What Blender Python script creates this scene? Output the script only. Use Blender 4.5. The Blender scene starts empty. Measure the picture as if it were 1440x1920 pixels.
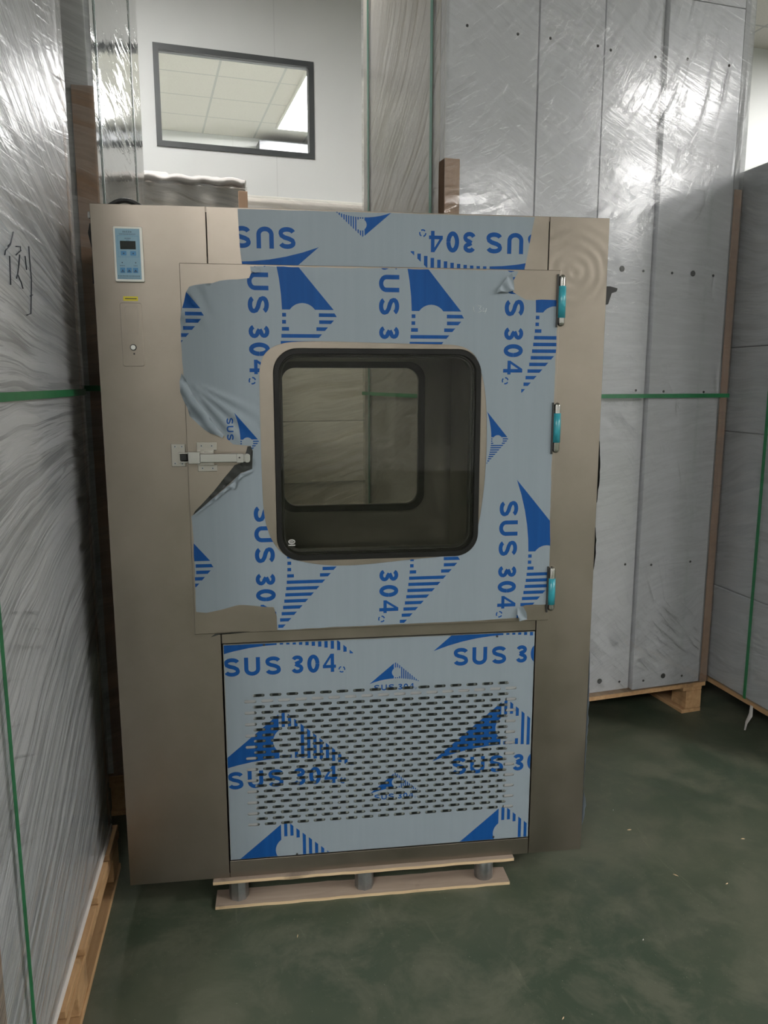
import bpy, bmesh, math, random
from mathutils import Vector, Matrix
from mathutils.geometry import delaunay_2d_cdt, tessellate_polygon
random.seed(7)
PI = math.pi
C = bpy.context.scene.collection
SC = bpy.context.scene

# ------------------------------------------------------------------ camera
F_PX = 1442.0; PITCH = 0.1669; YAW = math.radians(17.4); CAMZ = 1.463
cam_d = bpy.data.cameras.new('camera'); cam = bpy.data.objects.new('camera', cam_d); C.objects.link(cam)
cam_d.sensor_fit = 'VERTICAL'; cam_d.sensor_height = 24.0; cam_d.lens = 24.0*F_PX/1920.0
cam_d.clip_start = 0.02; cam_d.clip_end = 100
cam.location = (0, 0, CAMZ); cam.rotation_euler = (PI/2-PITCH, 0, -YAW)
SC.camera = cam
# ------------------------------------------------------------------ view, world, light levels
SC.view_settings.view_transform = 'Standard'; SC.view_settings.look = 'None'
SC.view_settings.gamma = 1.0; SC.view_settings.use_curve_mapping = False
SC.view_settings.exposure = 0.0
w = bpy.data.worlds.new('world'); SC.world = w; w.use_nodes = True
w.node_tree.nodes['Background'].inputs[0].default_value = (0.5, 0.55, 0.6, 1)
w.node_tree.nodes['Background'].inputs[1].default_value = 0.05
SC.cycles.sample_clamp_indirect = 4.0
SC.cycles.sample_clamp_direct = 12.0
SC.cycles.max_bounces = 10; SC.cycles.transparent_max_bounces = 16
SC.cycles.use_denoising = True
SC.cycles.caustics_reflective = False
LAMP = 108.0            # radiance of the hall's ceiling panels
LAMP_NEXT = 320.0       # radiance of the panel in the next room
# (x, y) of the hall's ceiling lights, room axes, camera stands at 0,0
LIGHTS = [(5.4, -1.9), (5.5, -6.8), (8.2, -6.6), (8.6, -1.9), (6.7, 4.3), (6.9, -4.3), (-1.8, -4.6)]  # the last one is an added fill for the right edge bundle
CEIL = 4.35

# ------------------------------------------------------------------ pixel helper: a ray of the photograph met with a real plane
fw = Vector((math.sin(YAW)*math.cos(PITCH), math.cos(YAW)*math.cos(PITCH), -math.sin(PITCH)))
rt = Vector((math.cos(YAW), -math.sin(YAW), 0)); up = rt.cross(fw)
def ray(px, py): return fw + rt*((px-720)/F_PX) - up*((py-960)/F_PX)
class Frame:
    def __init__(s, x, y, z, deg):
        s.o = Vector((x, y, z)); s.a = math.radians(deg)
        s.X = Vector((math.cos(s.a), math.sin(s.a), 0)); s.Y = Vector((-math.sin(s.a), math.cos(s.a), 0)); s.Z = Vector((0, 0, 1))
    def hit(s, px, py, axis, val):
        n = {'x': s.X, 'y': s.Y, 'z': s.Z}[axis]; d = ray(px, py); c = Vector((0, 0, CAMZ))-s.o
        t = (val-c.dot(n))/d.dot(n); p = c+d*t
        return Vector((p.dot(s.X), p.dot(s.Y), p.z))
ROOM = Frame(0, 0, 0, 0)
BOX = Frame(-0.0938, 2.056, 0.085, -9.92)
def bp(px, py, d=0.0):
    h = BOX.hit(px, py, 'y', d); return (h.x, h.z)

# ------------------------------------------------------------------ object helpers
def tag(o, label=None, cat=None, group=None, kind=None):
    if label: o['label'] = label
    if cat: o['category'] = cat
    if group: o['group'] = group
    if kind: o['kind'] = kind
    return o
def empty(name, loc=(0, 0, 0), deg=0, label=None, cat=None, group=None):
    o = bpy.data.objects.new(name, None); C.objects.link(o); o.empty_display_size = 0.1
    o.location = loc; o.rotation_euler = (0, 0, math.radians(deg)); return tag(o, label, cat, group)
def fempty(name, fr, label, cat, group=None):
    return empty(name, fr.o, math.degrees(fr.a), label, cat, group)
class MB:
    def __init__(s): s.v = []; s.f = []; s.m = []; s.sm = []
    def add(s, verts, faces, mi=0, smooth=False):
        b = len(s.v); s.v += [tuple(q) for q in verts]
        for f in faces: s.f.append([b+i for i in f]); s.m.append(mi); s.sm.append(smooth)
        return s
    def box(s, x0, x1, y0, y1, z0, z1, mi=0):
        return s.add([(x0,y0,z0),(x1,y0,z0),(x1,y1,z0),(x0,y1,z0),(x0,y0,z1),(x1,y0,z1),(x1,y1,z1),(x0,y1,z1)],
                     [(0,3,2,1),(4,5,6,7),(0,1,5,4),(1,2,6,5),(2,3,7,6),(3,0,4,7)], mi)
    def quad(s, a, b, c, d, mi=0): return s.add([a, b, c, d], [(0, 1, 2, 3)], mi)
    def prism_xz(s, poly, y0, y1, mi=0):           # polygon in x,z pushed from y0 (front) to y1
        if area(poly) < 0: poly = poly[::-1]
        n = len(poly)
        v = [(p[0], y0, p[1]) for p in poly]+[(p[0], y1, p[1]) for p in poly]
        f = [tuple(range(n)), tuple(range(2*n-1, n-1, -1))]
        f += [(i, i+n, (i+1) % n+n, (i+1) % n) for i in range(n)]
        return s.add(v, f, mi)
    def cyl(s, c, r, h, axis='z', n=24, mi=0, r2=None, smooth=True):
        r2 = r if r2 is None else r2; v = []
        for k, (rr, t) in enumerate(((r, 0), (r2, h))):
            for i in range(n):
                a = 2*PI*i/n; p, q = rr*math.cos(a), rr*math.sin(a)
                v.append({'z': (c[0]+p, c[1]+q, c[2]+t), 'y': (c[0]+p, c[1]+t, c[2]+q), 'x': (c[0]+t, c[1]+p, c[2]+q)}[axis])
        b = len(s.v); s.v += v
        for i in range(n): s.f.append([b+i, b+(i+1) % n, b+n+(i+1) % n, b+n+i]); s.m.append(mi); s.sm.append(smooth)
        s.f.append([b+i for i in range(n)][::-1]); s.m.append(mi); s.sm.append(False)
        s.f.append([b+n+i for i in range(n)]); s.m.append(mi); s.sm.append(False)
        return s
    def rev(s, c, prof, n=20, mi=0):                # lathe about z; prof = [(r,z)]
        b = len(s.v)
        for r, z in prof:
            for i in range(n):
                a = 2*PI*i/n; s.v.append((c[0]+r*math.cos(a), c[1]+r*math.sin(a), c[2]+z))
        for k in range(len(prof)-1):
            for i in range(n):
                s.f.append([b+k*n+i, b+k*n+(i+1) % n, b+(k+1)*n+(i+1) % n, b+(k+1)*n+i]); s.m.append(mi); s.sm.append(True)
        return s
    def tube(s, pts, r, n=10, mi=0, flat=None):
        pts = [Vector(p) for p in pts]; b = len(s.v)
        for k, p in enumerate(pts):
            t = (pts[min(k+1, len(pts)-1)]-pts[max(k-1, 0)]).normalized()
            u = t.cross(Vector((0, 1, 0)) if abs(t.y) < .9 else Vector((1, 0, 0))).normalized(); v = t.cross(u)
            for i in range(n):
                a = 2*PI*i/n; s.v.append(tuple(p+u*r*math.cos(a)+v*r*math.sin(a)))
        for k in range(len(pts)-1):
            for i in range(n): s.f.append([b+k*n+i, b+k*n+(i+1) % n, b+(k+1)*n+(i+1) % n, b+(k+1)*n+i]); s.m.append(mi); s.sm.append(True)
        s.f.append([b+i for i in range(n)][::-1]); s.m.append(mi); s.sm.append(False)
        s.f.append([b+(len(pts)-1)*n+i for i in range(n)]); s.m.append(mi); s.sm.append(False)
        return s
    def build(s, name, mats, parent=None, bevel=0.0, loc=None, seg=2, solid=0.0):
        me = bpy.data.meshes.new(name); me.from_pydata(s.v, [], s.f); me.update()
        if not isinstance(mats, (list, tuple)): mats = [mats]
        for m in mats: me.materials.append(m)
        me.polygons.foreach_set('material_index', s.m); me.polygons.foreach_set('use_smooth', s.sm)
        bm = bmesh.new(); bm.from_mesh(me)
        if s.f and not solid and name != 'stretch_wrap': bmesh.ops.recalc_face_normals(bm, faces=bm.faces)
        bm.to_mesh(me); bm.free()
        o = bpy.data.objects.new(name, me); C.objects.link(o)
        if parent: o.parent = parent
        if loc: o.location = loc
        if solid:
            md = o.modifiers.new('thick', 'SOLIDIFY'); md.thickness = solid; md.offset = -1
        if bevel:
            md = o.modifiers.new('bevel', 'BEVEL'); md.width = bevel; md.segments = seg; md.limit_method = 'ANGLE'; md.angle_limit = math.radians(40)
        return o
def area(p): return .5*sum(p[i][0]*p[(i+1) % len(p)][1]-p[(i+1) % len(p)][0]*p[i][1] for i in range(len(p)))
def rrect(x0, x1, z0, z1, r, n=8):
    out = []
    for cx, cz, a0 in ((x1-r, z1-r, 0), (x0+r, z1-r, 90), (x0+r, z0+r, 180), (x1-r, z0+r, 270)):
        for i in range(n+1):
            a = math.radians(a0+90*i/n); out.append((cx+r*math.cos(a), cz+r*math.sin(a)))
    return out
def ring(mb, outer, inner, y0, y1, mi=0):          # ring of equal point counts, walls and both faces
    n = len(outer)
    v = [(p[0], y0, p[1]) for p in outer]+[(p[0], y0, p[1]) for p in inner]+[(p[0], y1, p[1]) for p in outer]+[(p[0], y1, p[1]) for p in inner]
    f = []
    for i in range(n):
        j = (i+1) % n
        f += [(i, j, n+j, n+i), (2*n+i, 3*n+i, 3*n+j, 2*n+j), (i, 2*n+i, 2*n+j, j), (n+i, n+j, 3*n+j, 3*n+i)]
    mb.add(v, f, mi)
def inside(p, poly, bb=None):
    x, z = p
    if bb and not (bb[0] <= x <= bb[1] and bb[2] <= z <= bb[3]): return False
    c = False; n = len(poly); j = n-1
    for i in range(n):
        xi, zi = poly[i]; xj, zj = poly[j]
        if (zi > z) != (zj > z) and x < (xj-xi)*(z-zi)/(zj-zi)+xi: c = not c
        j = i
    return c
def bbox(p): return (min(q[0] for q in p), max(q[0] for q in p), min(q[1] for q in p), max(q[1] for q in p))
def sheet(outer, holes, prints, grid=None):
    """flat sheet triangulated so that every printed shape is its own set of faces; returns MB-ready 2-D data"""
    ob = bbox(outer); pr = []
    for p in prints:
        b = bbox(p)
        if b[1] < ob[0] or b[0] > ob[1] or b[3] < ob[2] or b[2] > ob[3]: continue
        pr.append((p, b))
    hs = [(h, bbox(h)) for h in holes]
    vs = []; es = []
    def loop(p):
        b = len(vs); vs.extend(Vector(q) for q in p); es.extend((b+i, b+(i+1) % len(p)) for i in range(len(p)))
    loop(outer)
    for h, _ in hs: loop(h)
    for p, _ in pr: loop(p)
    if grid:
        gx0, gx1, gz0, gz1, st = grid; x = gx0
        while x < gx1:
            z = gz0
            while z < gz1: vs.append(Vector((x, z))); z += st
            x += st
    ov, oe, of = delaunay_2d_cdt(vs, es, [], 0, 1e-6, False)[:3]
    faces = []; mats = []
    for f in of:
        c = (sum(ov[i][0] for i in f)/len(f), sum(ov[i][1] for i in f)/len(f))
        if not inside(c, outer, ob): continue
        if any(inside(c, h, b) for h, b in hs): continue
        faces.append(tuple(f)); mats.append(1 if any(inside(c, p, b) for p, b in pr) else 0)
    return [tuple(v) for v in ov], faces, mats

# ------------------------------------------------------------------ material helpers
class NT:
    def __init__(s, name):
        s.m = bpy.data.materials.new(name); s.m.use_nodes = True; s.t = s.m.node_tree; s.t.nodes.clear()
        s.out = s.n('ShaderNodeOutputMaterial')
    def n(s, typ, ins=None, **kw):
        nd = s.t.nodes.new(typ)
        for k, v in kw.items(): setattr(nd, k, v)
        for k, v in (ins or {}).items(): s.put(nd.inputs[k], v)
        return nd
    def put(s, sock, v):
        if isinstance(v, bpy.types.NodeSocket): s.t.links.new(v, sock)
        elif isinstance(v, bpy.types.Node): s.t.links.new(v.outputs[0], sock)
        elif isinstance(v, (tuple, list)) and len(v) == 3 and sock.type == 'RGBA': sock.default_value = (*v, 1)
        else: sock.default_value = v
    def obj(s): return s.n('ShaderNodeTexCoord').outputs['Object']
    def math(s, op, a, b=0.0, c=None):
        ins = {0: a, 1: b}
        if c is not None: ins[2] = c
        return s.n('ShaderNodeMath', ins, operation=op).outputs[0]
    def noise(s, vec, scale, detail=3, rough=.5, dist=0): return s.n('ShaderNodeTexNoise', {'Vector': vec, 'Scale': scale, 'Detail': detail, 'Roughness': rough, 'Distortion': dist}).outputs['Fac']
    def scale(s, vec, xyz): return s.n('ShaderNodeMapping', {'Vector': vec, 'Scale': xyz}).outputs[0]
    def ramp(s, fac, stops):
        r = s.n('ShaderNodeValToRGB', {0: fac}); cr = r.color_ramp
        while len(cr.elements) < len(stops): cr.elements.new(.5)
        for e, (p, c) in zip(cr.elements, stops):
            e.position = p; e.color = (*c, 1) if isinstance(c, tuple) else (c, c, c, 1)
        return r.outputs[0]
    def mixc(s, fac, a, b, mode='MIX'): 
        nd = s.n('ShaderNodeMix', data_type='RGBA', blend_type=mode); s.put(nd.inputs[0], fac); s.put(nd.inputs[6], a); s.put(nd.inputs[7], b); return nd.outputs[2]
    def rng(s, v, a, b, c, d): return s.n('ShaderNodeMapRange', {0: v, 1: a, 2: b, 3: c, 4: d}).outputs[0]
    def bump(s, h, strength, dist=.01): return s.n('ShaderNodeBump', {'Height': h, 'Strength': strength, 'Distance': dist}).outputs[0]
    def done(s, sh): s.put(s.out.inputs[0], sh if isinstance(sh, bpy.types.NodeSocket) else sh.outputs[0]); return s.m
    def bsdf(s, col, rough=.5, metal=0.0, normal=None, **kw):
        ins = {'Base Color': col, 'Roughness': rough, 'Metallic': metal}
        if normal is not None: ins['Normal'] = normal
        ins.update({k.replace('_', ' '): v for k, v in kw.items()})
        return s.n('ShaderNodeBsdfPrincipled', ins)
def plain(name, col, rough=.5, metal=0.0, var=.06, sc=6, bump=0.0, bsc=60):
    t = NT(name); o = t.obj(); nz = t.noise(o, sc, 4)
    dark = tuple(c*(1-var*2) for c in col); c = t.ramp(nz, [(.3, dark), (.7, col)])
    nrm = t.bump(t.noise(o, bsc, 2), bump, .002) if bump else None
    return t.done(t.bsdf(c, rough, metal, nrm))
def mk_steel(name, col, r0, r1, streak=(3, 1, 1), bump=.03):
    t = NT(name); o = t.obj()
    a = t.noise(t.scale(o, streak), 2.2, 5, .6); b = t.noise(o, 9, 4, .65); g = t.noise(t.scale(o, (2, 2, 260)), 3, 2)
    c = t.mixc(t.rng(b, .35, .7, 0, 1), tuple(x*.88 for x in col), col)
    c = t.mixc(t.rng(a, .3, .7, 0, .5), c, tuple(x*.92 for x in col))
    r = t.math('ADD', t.rng(a, .3, .7, r0, r1), t.rng(b, .3, .7, -.03, .05))
    h = t.math('ADD', t.noise(o, 3.0, 2), t.math('MULTIPLY', g, .02))
    return t.done(t.bsdf(c, r, 1.0, t.bump(h, bump, .05)))
M = {}
M['steel'] = mk_steel('stainless_steel', (.335, .292, .248), .315, .39)
M['steel_shaded'] = mk_steel('stainless_steel_shaded', (.22, .21, .19), .3, .42)  # darker copy of the steel, the dim chamber's shade put into its colour
M['steel_plate'] = mk_steel('stainless_steel_plate', (.44, .42, .38), .31, .36, bump=.01)
M['chrome'] = plain('polished_metal', (.46, .45, .43), .16, 1.0, .02)
M['zinc'] = plain('galvanised_tube', (.45, .47, .48), .38, 1.0, .15, 30, .1)
M['dark_metal'] = plain('dark_metal', (.03, .03, .03), .45, .3)
M['black'] = plain('black_plastic', (.012, .012, .012), .45)
def mk_rubber():
    t = NT('black_rubber'); return t.done(t.bsdf(t.mixc(t.noise(t.obj(), 30, 2), (.006, .006, .005), (.011, .011, .010)), .4, 0, Specular_IOR_Level=.22))
M['rubber'] = mk_rubber()
M['hollow'] = plain('unlit_black_cavity', (.008, .008, .008), .8)
def mk_blue():
    t = NT('blue_print'); o = t.obj(); n = t.noise(t.scale(o, (60, 1, 2)), 1.0, 3)
    return t.done(t.bsdf(t.mixc(t.rng(n, .35, .65, 0, 1), (.005, .050, .185), (.006, .057, .205)), .5, 0, Specular_IOR_Level=.15))
M['blue'] = mk_blue()
M['film_black'] = plain('black_film_back', (.012, .014, .012), .4)
M['teal'] = plain('teal_sleeve', (.03, .26, .32), .28, 0, .1, 20)
M['cream'] = plain('cream_plastic', (.85, .83, .77), .4)
M['panel_blue'] = plain('pale_blue_overlay', (.22, .37, .47), .4, 0, .02)
M['key_blue'] = plain('blue_key', (.06, .22, .42), .4, 0, .02)
M['screen'] = plain('dark_display', (.012, .016, .014), .15)
M['ink'] = plain('black_ink', (.02, .025, .035), .6)
M['yellow'] = plain('yellow_sticker', (.62, .52, .03), .5)
M['white_dot'] = plain('white_button', (.75, .75, .72), .35)
M['white_panel'] = plain('white_painted_panel', (.86, .87, .90), .20, 0, .02, 2)
M['panel_edge'] = plain('grey_panel_edge', (.50, .51, .52), .5, 0, .02)
M['beige_wrap'] = plain('beige_core', (.80, .75, .68), .5, 0, .06, 3)
M['white_foam'] = plain('white_foam_edge', (.72, .68, .65), .7)
M['strap'] = plain('green_strap', (.02, .17, .065), .35, 0, .1, 40)
M['strap_dark'] = plain('dark_green_strap', (.03, .10, .07), .35, 0, .1, 40)
def mk_film():
    t = NT('white_protective_film'); o = t.obj()
    v = t.noise(t.scale(o, (60, 1, 2)), 1.0, 3); c = t.mixc(t.rng(v, .35, .65, 0, 1), (.200, .236, .266), (.208, .245, .276))
    h = t.math('ADD', t.math('MULTIPLY', t.noise(o, 14, 3), .5), t.noise(t.scale(o, (1, 1, .25)), 30, 3))
    return t.done(t.bsdf(c, .45, 0, t.bump(h, .10, .01), Specular_IOR_Level=.3))
M['film'] = mk_film()
def mk_wood(name, c1, c2, axis=(1, 8, 8)):
    t = NT(name); o = t.obj(); g = t.noise(t.scale(o, axis), 5, 6, .65, .6)
    st = t.noise(o, 7, 4, .6)
    c = t.ramp(g, [(.3, c1), (.7, c2)]); c = t.mixc(t.rng(st, .60, .72, 0, .6), c, tuple(x*.3 for x in c1))
    return t.done(t.bsdf(c, .7, 0, t.bump(g, .25, .003)))
M['wood'] = mk_wood('pine_wood', (.36, .20, .09), (.52, .33, .17), (8, 1, 8))
M['ply'] = mk_wood('plywood_face', (.27, .205, .16), (.36, .285, .225))
M['ply_edge'] = mk_wood('plywood_edge', (.42, .30, .17), (.60, .46, .29), (1, 8, 60))
M['card'] = plain('brown_cardboard', (.30, .185, .12), .75, 0, .06, 4, .1, 200)
def mk_card():
    t = NT('kraft_corner_board'); o = t.obj(); a = t.noise(t.scale(o, (1, 1, .1)), 40, 3); b = t.noise(o, 1.2, 2)
    c = t.mixc(t.rng(a, .3, .7, 0, 1), (.45, .30, .215), (.52, .35, .25)); c = t.mixc(t.rng(b, .4, .6, 0, .35), c, (.55, .34, .19))
    return t.done(t.bsdf(c, .7))
M['card'] = mk_card()
# stretch wrap: a clear sheet with pulled creases that catch the lamps
def mk_wrap(name, axis, zk, crease=22, along=1.4, haze=.16, gl=.5, rough=.07, bump=.6, soft=.35, tint=(.80, .81, .80), wobble=.35, wave=.2, along2=4, crease2=35, band=.12):
    t = NT(name); o = t.obj(); sx = t.n('ShaderNodeSeparateXYZ', {0: o})
    u = sx.outputs[axis]; z = sx.outputs['Z']
    k = t.rng(z, zk[0], zk[2], zk[1], zk[3])
    wob = t.math('MULTIPLY', t.math('SUBTRACT', t.noise(o, 1.3, 2), .5), wobble)
    p = t.math('ADD', t.math('ADD', z, t.math('MULTIPLY', u, k)), wob)
    vec = t.n('ShaderNodeCombineXYZ', {0: t.math('MULTIPLY', u, along), 1: t.math('MULTIPLY', p, crease), 2: 0.0}).outputs[0]
    n1 = t.noise(vec, 1.0, 5, .62, .5)
    k2 = t.math('MULTIPLY', k, -1.3)
    p2 = t.math('ADD', z, t.math('MULTIPLY', u, t.math('ADD', k2, .25)))
    vec2 = t.n('ShaderNodeCombineXYZ', {0: t.math('MULTIPLY', u, along2), 1: t.math('MULTIPLY', p2, crease2), 2: 3.0}).outputs[0]
    n2 = t.noise(vec2, 1.0, 4, .6, .8)
    patch = t.rng(t.noise(o, 2.1, 3, .6), .42, .62, 0, 1)
    patch = t.math('MAXIMUM', patch, .2)
    def peak(n, th): return t.math('POWER', t.math('MAXIMUM', t.math('SUBTRACT', n, th), 0.0), 1.7)
    pk = t.math('ADD', peak(n2, .50), t.math('MULTIPLY', peak(n1, .57), .5))
    h = t.math('ADD', t.math('MULTIPLY', n1, wave), t.math('MULTIPLY', t.math('MULTIPLY', pk, patch), soft))
    rid = t.math('ABSOLUTE', t.math('SUBTRACT', n1, .5))
    line = t.rng(rid, 0.0, .035, 1, 0)
    nb = t.bump(h, bump, .02)
    fr = t.n('ShaderNodeFresnel', {'IOR': 1.45, 'Normal': nb}).outputs[0]
    glf = t.math('MINIMUM', t.math('MULTIPLY', fr, gl*2.0), .95)
    hz = t.math('MULTIPLY', t.math('ADD', t.math('MULTIPLY', line, .35), t.rng(n1, .35, .75, 0, 1)), haze)
    fold = t.math('MAXIMUM', t.rng(t.math('ABSOLUTE', t.math('SUBTRACT', n1, .56)), .018, .036, 1, 0), t.math('MAXIMUM', t.rng(t.math('ABSOLUTE', t.math('SUBTRACT', n1, .44)), .010, .022, .7, 0), t.rng(n1, .60, .70, 0, .8)))
    fold = t.math('MULTIPLY', fold, t.rng(t.noise(o, 3.1, 3), .35, .6, .35, 1))
    tr = t.n('ShaderNodeBsdfTransparent', {'Color': t.mixc(t.math('MULTIPLY', fold, band), (*tint, 1), (.25, .26, .27, 1))})
    df = t.n('ShaderNodeBsdfDiffuse', {'Color': (.74, .75, .75, 1), 'Normal': nb})
    g = t.n('ShaderNodeBsdfGlossy', {'Color': (1, 1, 1, 1), 'Roughness': rough, 'Normal': nb})
    m1 = t.n('ShaderNodeMixShader', {0: hz, 1: tr, 2: df}); m2 = t.n('ShaderNodeMixShader', {0: glf, 1: m1, 2: g})
    return t.done(m2)
def t_mul(c, k): return tuple(x*k for x in c)
M['wrap_left'] = mk_wrap('stretch_wrap_left', 'Y', (.35, -.42, 2.4, .55), crease=30, along=.5, haze=.26, gl=.5, band=.60, rough=.12, bump=1.0, wave=.25, soft=1.2, along2=1.5, crease2=40, wobble=.10, tint=(.98, .98, .975))
M['wrap_tall'] = mk_wrap('stretch_wrap_glossy', 'Y', (.3, .1, 3, .25), crease=13, along=.9, haze=.10, gl=.9, rough=.04, bump=1.0, wave=.06, soft=1.5, along2=3, crease2=30, tint=(.86, .89, .88))
M['wrap_right'] = mk_wrap('stretch_wrap_right', 'X', (.4, -.5, 2.8, .9), crease=26, along=5.0, haze=.07, gl=1.3, rough=.06, bump=1.0, soft=2.4, wave=.02, along2=11, crease2=40, tint=(.97, .97, .98))
M['wrap_side'] = mk_wrap('stretch_wrap_side', 'Y', (1.2, .2, 2.6, 1.4), crease=16, along=2.0, haze=.2, gl=.42, rough=.12, bump=.7, tint=(.96, .95, .92))
M['wrap_back'] = mk_wrap('stretch_wrap_back', 'X', (.4, -.4, 2.4, .3), crease=16, along=.8, band=.25, haze=.30, gl=.3, rough=.3, bump=.3, tint=(.95, .94, .92))
M['wrap_far'] = mk_wrap('stretch_wrap_far', 'Y', (.4, .2, 2.4, -.3), crease=22, along=1.2, haze=.22, gl=.3, rough=.25, bump=.25, band=.2, tint=(.96, .97, .97))
def mk_glass(name, tint, ior=1.5):
    t = NT(name); fr = t.n('ShaderNodeFresnel', {'IOR': ior})
    return t.done(t.n('ShaderNodeMixShader', {0: fr.outputs[0], 1: t.n('ShaderNodeBsdfTransparent', {'Color': (*tint, 1)}), 2: t.n('ShaderNodeBsdfGlossy', {'Roughness': .02, 'Color': (.9, .9, .9, 1)})}))
M['glass'] = mk_glass('door_glass', (.93, .93, .885), 1.3)
M['glass_clear'] = mk_glass('wall_window_glass', (.93, .94, .93))
def mk_emit(name, col, s):
    t = NT(name); return t.done(t.n('ShaderNodeEmission', {'Color': (*col, 1), 'Strength': s}))
M['lamp'] = mk_emit('lit_diffuser', (1, .985, .96), LAMP)
M['lamp_next'] = mk_emit('lit_diffuser_next', (1.0, .965, .985), LAMP_NEXT)
M['lamp_strip'] = mk_emit('lit_strip', (.85, .97, 1.0), 1.6)
def mk_floor():
    t = NT('green_epoxy_floor'); o = t.obj()
    a = t.noise(o, 1.1, 5, .6); b = t.noise(o, 5, 6, .7, .4); d = t.noise(o, 160, 2, .5); s = t.noise(t.scale(o, (1, .22, 1)), 14, 5, .7, 1.2)
    c = t.mixc(t.rng(a, .38, .64, 0, 1), (.043, .061, .040), (.090, .097, .067))
    c = t.mixc(t.rng(b, .45, .62, 0, .7), c, (.116, .118, .086)); c = t.mixc(t.rng(t.noise(o, 2.6, 5, .65), .56, .66, 0, .5), c, (.046, .060, .044))
    c = t.mixc(t.rng(s, .62, .75, 0, .35), c, (.20, .19, .14)); c = t.mixc(t.rng(d, .70, .78, 0, .5), c, (.32, .31, .25))
    return t.done(t.bsdf(c, t.rng(b, .3, .7, .38, .6), 0, t.bump(b, .06, .01), IOR=1.4))
M['floor'] = mk_floor()
def mk_wall():
    t = NT('white_sandwich_panel_wall'); o = t.obj(); sx = t.n('ShaderNodeSeparateXYZ', {0: o})
    f = t.math('FRACT', t.math('DIVIDE', t.math('ADD', t.math('ADD', sx.outputs['X'], sx.outputs['Y']), 51.45), 1.0)); j = t.rng(t.math('ABSOLUTE', t.math('SUBTRACT', f, .5)), .0, .006, 1, 0)
    n = t.noise(o, 1.5, 3); c = t.mixc(t.rng(n, .3, .7, 0, 1), (.66, .67, .66), (.70, .71, .70)); c = t.mixc(t.math('MULTIPLY', j, .25), c, (.3, .3, .3))
    return t.done(t.bsdf(c, .5))
M['wall'] = mk_wall()
def mk_ceiling():
    t = NT('ceiling_tiles'); o = t.obj(); sx = t.n('ShaderNodeSeparateXYZ', {0: o}); js = []
    for ax in 'XY':
        f = t.math('FRACT', t.math('DIVIDE', t.math('ADD', sx.outputs[ax], 60.05), .6)); js.append(t.rng(t.math('ABSOLUTE', t.math('SUBTRACT', f, .5)), .015, .022, 1, 0))
    j = t.math('MAXIMUM', js[0], js[1]); n = t.noise(o, 60, 4, .7)
    c = t.mixc(t.rng(n, .35, .7, 0, 1), (.64, .61, .57), (.72, .69, .65)); c = t.mixc(t.math('MULTIPLY', j, .7), c, (.40, .40, .40))
    return t.done(t.bsdf(c, .8))
M['ceiling'] = mk_ceiling()
M['frame_dark'] = plain('dark_grey_frame', (.045, .05, .052), .45)
M['trim'] = plain('cream_trim', (.88, .86, .80), .45)

# ================================================================== THE ROOM
def struct(mb, name, mats, **k): return tag(mb.build(name, mats, **k), kind='structure')
X0, X1, Y0, Y1 = -4.0, 13.0, -9.0, 6.0
struct(MB().box(X0-.1, X1+.1, Y0-.1, 10.0, -.1, 0), 'floor', M['floor'])
struct(MB().box(X0-.1, X1+.1, Y0-.1, 10.0, CEIL, CEIL+.1), 'ceiling', M['ceiling'])
struct(MB().box(X0-.1, X0, Y0, 10.0, 0, CEIL), 'wall_left', M['wall'])
struct(MB().box(X1, X1+.1, Y0, 10.0, 0, CEIL), 'wall_right', M['wall'])
struct(MB().box(X0, X1, Y0-.1, Y0, 0, CEIL), 'wall_front', M['wall'])
wx0, wx1, wz0, wz1 = .20, 1.335, 3.11, 3.782
TH = .05
b = MB(); b.box(X0, wx0, Y1, Y1+TH, 0, CEIL); b.box(wx1, X1, Y1, Y1+TH, 0, CEIL); b.box(wx0, wx1, Y1, Y1+TH, 0, wz0); b.box(wx0, wx1, Y1, Y1+TH, wz1, CEIL)
struct(b, 'wall_back', M['wall'])
win = empty('window_1', (0, 0, 0)); tag(win, kind='structure')
fwid = .038
b = MB()
for a in ((wx0, wx0+fwid, wz0, wz1), (wx1-fwid, wx1, wz0, wz1), (wx0+fwid, wx1-fwid, wz0, wz0+fwid), (wx0+fwid, wx1-fwid, wz1-fwid, wz1)): b.box(a[0], a[1], Y1-.012, Y1+TH+.012, a[2], a[3])
b.build('window_frame', M['frame_dark'], win)
MB().box(wx0+fwid, wx1-fwid, Y1+.015, Y1+.021, wz0+fwid, wz1-fwid).build('pane', M['glass_clear'], win)
# cream cable trunking along the back wall
za = ROOM.hit(480, 366, 'y', Y1-.03).z; 
b = MB(); b.box(-.6, 2.2, Y1-.03, Y1, za-.03, za+.0); b.box(-.6, 2.2, Y1-.05, Y1, za-.085, za-.045)
struct(b, 'trim_1', M['trim'], bevel=.004)
# the next room, seen through the wall window
struct(MB().box(X0, X1, 9.85, 9.95, 0, CEIL), 'wall_far', M['wall'])
pa = ROOM.hit(486, 262, 'y', 9.6); pb = ROOM.hit(600, 300, 'y', 9.6)
db = empty('transom_window', (0, 0, 0), 0, 'dark grey framed light box on the far wall, seen through the wall window', 'window')
b = MB(); b.box(pa.x, pb.x+.3, 9.6, 9.85, pb.z-.3, pa.z); b.build('window_frame', M['frame_dark'], db, .005)
q0 = ROOM.hit(503, 281, 'y', 9.59); q1 = ROOM.hit(574, 290, 'y', 9.59)
MB().box(q0.x, q1.x, 9.585, 9.6, q1.z, q0.z).build('lit_pane', M['lamp_strip'], db)

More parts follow.
